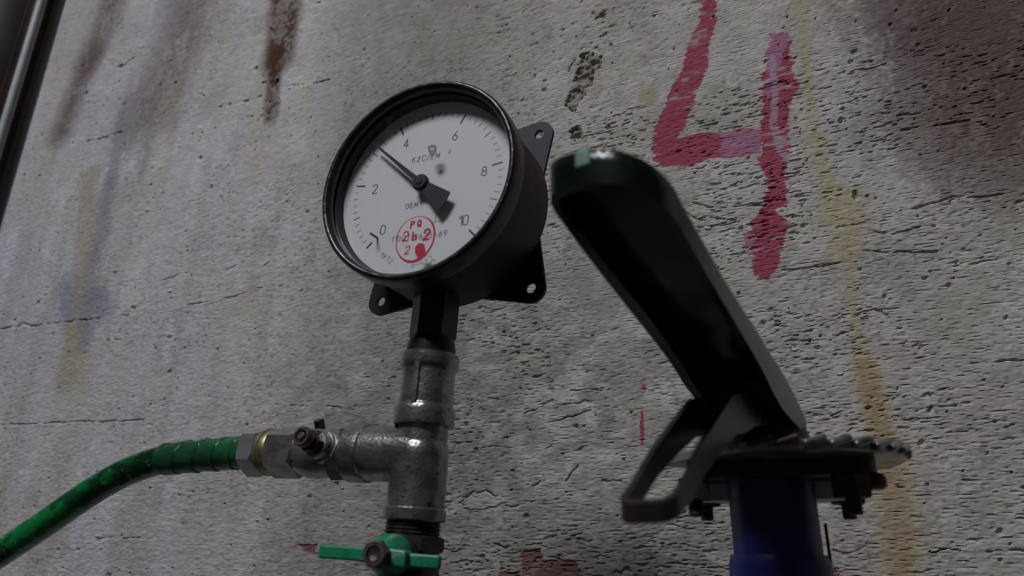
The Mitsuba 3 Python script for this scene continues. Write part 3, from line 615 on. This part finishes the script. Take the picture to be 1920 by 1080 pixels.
# toothed plate
RP = .0500
sect = Polygon([(0, 0)] + [(RP * math.cos(a), RP * math.sin(a)) for a in np.radians(np.linspace(-100, 58, 60))]).union(Point(0, 0).buffer(.022, 32)).union(Polygon([(0, 0)] + [(.0405 * math.cos(q), .0405 * math.sin(q)) for q in np.radians(np.linspace(-165, -95, 24))]))  # smaller second sector is added to keep the blue neck in shade
TF = np.eye(4); TF[:3, 3] = (PX, PY + .0035, 0)
add(BV + '__notch_plate', rimmed(sect, 1.3345, 1.3383, .0006), 'plate_zinc', TF, smooth=30, label='toothed steel plate')
nteeth = 0
for k in range(3, 18):
    an = math.radians(-122 + 10.4 * k); c, s = math.cos(an), math.sin(an)
    sp = Manifold.sphere(.0013, 20)
    tg = np.array([-s, c, 0]); rd = np.array([c, s, 0])
    pts = [rd * r + tg * t + np.array([0, 0, 1.3374 + (.0012 if t > 0 else -.0006)]) for r in (.0445, .0508) for t in (-.0030, .0030)]
    add(BV + '__notch_plate__tooth', Manifold.batch_hull([sp.translate(tuple(q)) for q in pts]), 'rust_tooth' if k in (3, 4) else 'plate_zinc', TF, smooth=60)

# lever: plan outline in (t along the lever, w to its right), then shaped in height
LA = .20
LM = np.eye(4)
LM[:3, 0] = (-math.sin(LA), -math.cos(LA), 0); LM[:3, 1] = (math.cos(LA), -math.sin(LA), 0); LM[:3, 2] = (0, 0, -1)
# (t, w, up) is left-handed with up = +z, so heights are stored downwards
LM[:3, 3] = (PX, PY, 0)
tk = [-12, -6, 7, 20, 34, 45, 59, 75, 91, 107, 124, 142, 152]
zbk = [1350, 1350, 1350.5, 1351.5, 1353.5, 1357, 1363.5, 1368.5, 1373.3, 1378, 1383.4, 1389.8, 1393.5]
ztk = [1354, 1357, 1364, 1369, 1373.0, 1375, 1378.5, 1381, 1384.5, 1389, 1394.5, 1401.5, 1405.5]
def lever_map(zl, zh, shear):
    def f(v):
        v = np.array(v); t = v[:, 0] * 1000
        lo = np.interp(t, tk, zl) / 1000; hi = np.interp(t, tk, zh) / 1000
        z = lo + (hi - lo) * v[:, 2] - shear * v[:, 1]
        return np.stack([v[:, 0], v[:, 1], -z], 1)
    return f
def warp(mn, f, step):
    m_ = mn.refine_to_length(step)
    v, fc = arr(m_)
    return f(v), fc[:, ::-1]
tip = spline([(.120, -.0166), (.1320, -.0178), (.1405, -.0184), (.1452, -.0168), (.1482, -.0115), (.1495, -.0040), (.1488, .0040), (.1462, .0096), (.1415, .0136), (.1350, .0154), (.125, .0156)], 60)
pl = Polygon([(-.008, -.0155), (.045, -.0150), (.091, -.0149)] + [tuple(q) for q in tip] + [(-.008, .0155)])
pl = pl.buffer(-.0025).buffer(.0025, 8)
def ext_unit(poly, z0, z1, ch=0.0):
    return man(ext(poly, z0, z1)) if not ch else Manifold.batch_hull([man(ext(poly, z0, z1 - .14)), man(ext(poly.buffer(-ch), z0, z1))])
outer = ext_unit(pl, 0, 1, .0018)
inner = man(ext(pl.buffer(-.0024).intersection(sbox(.024, -.02, .2, .02)), -.2, .70))
# scale heights up while refining so that the triangles stay even
def build_lever(m_):
    v, fc = arr(m_.scale((1, 1, .012)).refine_to_length(.0035)); v[:, 2] /= .012
    return lever_map(zbk, ztk, .22)(v), fc[:, ::-1]
v_, f_ = build_lever(outer - inner)
# LM is a proper rotation with z down
if np.linalg.det(LM[:3, :3]) < 0: f_ = f_[:, ::-1]
def vol(v, f): return np.einsum('ij,ij->', v[f[:, 0]], np.cross(v[f[:, 1]], v[f[:, 2]]))
if vol(v_, f_) < 0: f_ = f_[:, ::-1]
add(BV + '__lever', (v_, f_), 'lever_green', LM, smooth=40, label='dark green lever handle')
chip = rbox(.1452, .1500, -.0066, -.0018, 1.3985, 1.4046, .0009)
v_, f_ = arr(chip); v_[:, 2] *= -1; f_ = f_[:, ::-1]
add(BV + '__lever__paint_chip', (v_, f_), 'lever_chip', LM, label='bright green chip at the lever tip')
# hub under the lever
add(BV + '__lever__hub', lathe([(0, 1.3366), (.0170, 1.3366), (.0176, 1.3372), (.0176, 1.3440), (.0150, 1.3500), (.0150, 1.3560), (0, 1.3560)], 56), 'plate_dark', VF)
v_, f_ = arr(rbox(-.010, .052, .0128, .0152, 1.3395, 1.3560, .0006)); v_[:, 2] *= -1
# squeeze trigger: a U of strip below the lever
uz = [29, 45, 58, 69, 87, 105, 118, 131]
uh = [1355, 1355, 1352.5, 1349.5, 1339.5, 1329.0, 1319.5, 1312.0]
ul = [1346, 1343, 1339, 1337, 1329.5, 1321, 1313.0, 1307.2]
op = sbox(.027, -.0078, .1305, .0078).buffer(-.005).buffer(.005, 10).union(sbox(.027, -.0078, .06, .0078))
ip = op.buffer(-.0019)
ip = ip.intersection(sbox(.046, -.02, .2, .02))
um = ext_unit(op, 0, 1) - man(ext(ip, -.2, 1.2))
v, fc = arr(um.scale((1, 1, .008)).refine_to_length(.003)); v[:, 2] /= .008
t_ = v[:, 0] * 1000
z = np.interp(t_, uz, ul) + (np.interp(t_, uz, uh) - np.interp(t_, uz, ul)) * v[:, 2]
v = np.stack([v[:, 0], v[:, 1], -z / 1000], 1)
fc = fc[:, ::-1]
if vol(v, fc) < 0: fc = fc[:, ::-1]
add(BV + '__trigger', (v, fc), 'trigger_steel', LM, smooth=35, label='dark steel squeeze trigger')

# ---------------------------------------------------------------- pipes at the upper left
labels['pipe'] = {'label': 'thin black vertical pipe at the top left corner', 'category': 'pipe'}
add('pipe__tube', cyl(.0060, 0, Z1, 48), 'pipe_black', frame([-.2676, .15, 0], [0, 0, 1], [1, 0, 0]))
labels['highlight_rod'] = {'label': 'thin pale grey rod added as the bright highlight along the thin black pipe', 'category': 'highlight_rod'}
add('highlight_rod__rod', cyl(.0016, 0, Z1, 24), 'highlight_grey', frame([-.2578, .1425, 0], [0, 0, 1], [1, 0, 0]))  # added rod, stands in for the bright highlight on the glossy pipe
labels['pipe_001'] = {'label': 'thick olive vertical pipe left of the thin black pipe', 'category': 'pipe'}
add('pipe_001__tube', cyl(.0170, 0, Z1, 64), 'pipe_olive', frame([-.3240, .165, 0], [0, 0, 1], [1, 0, 0]))
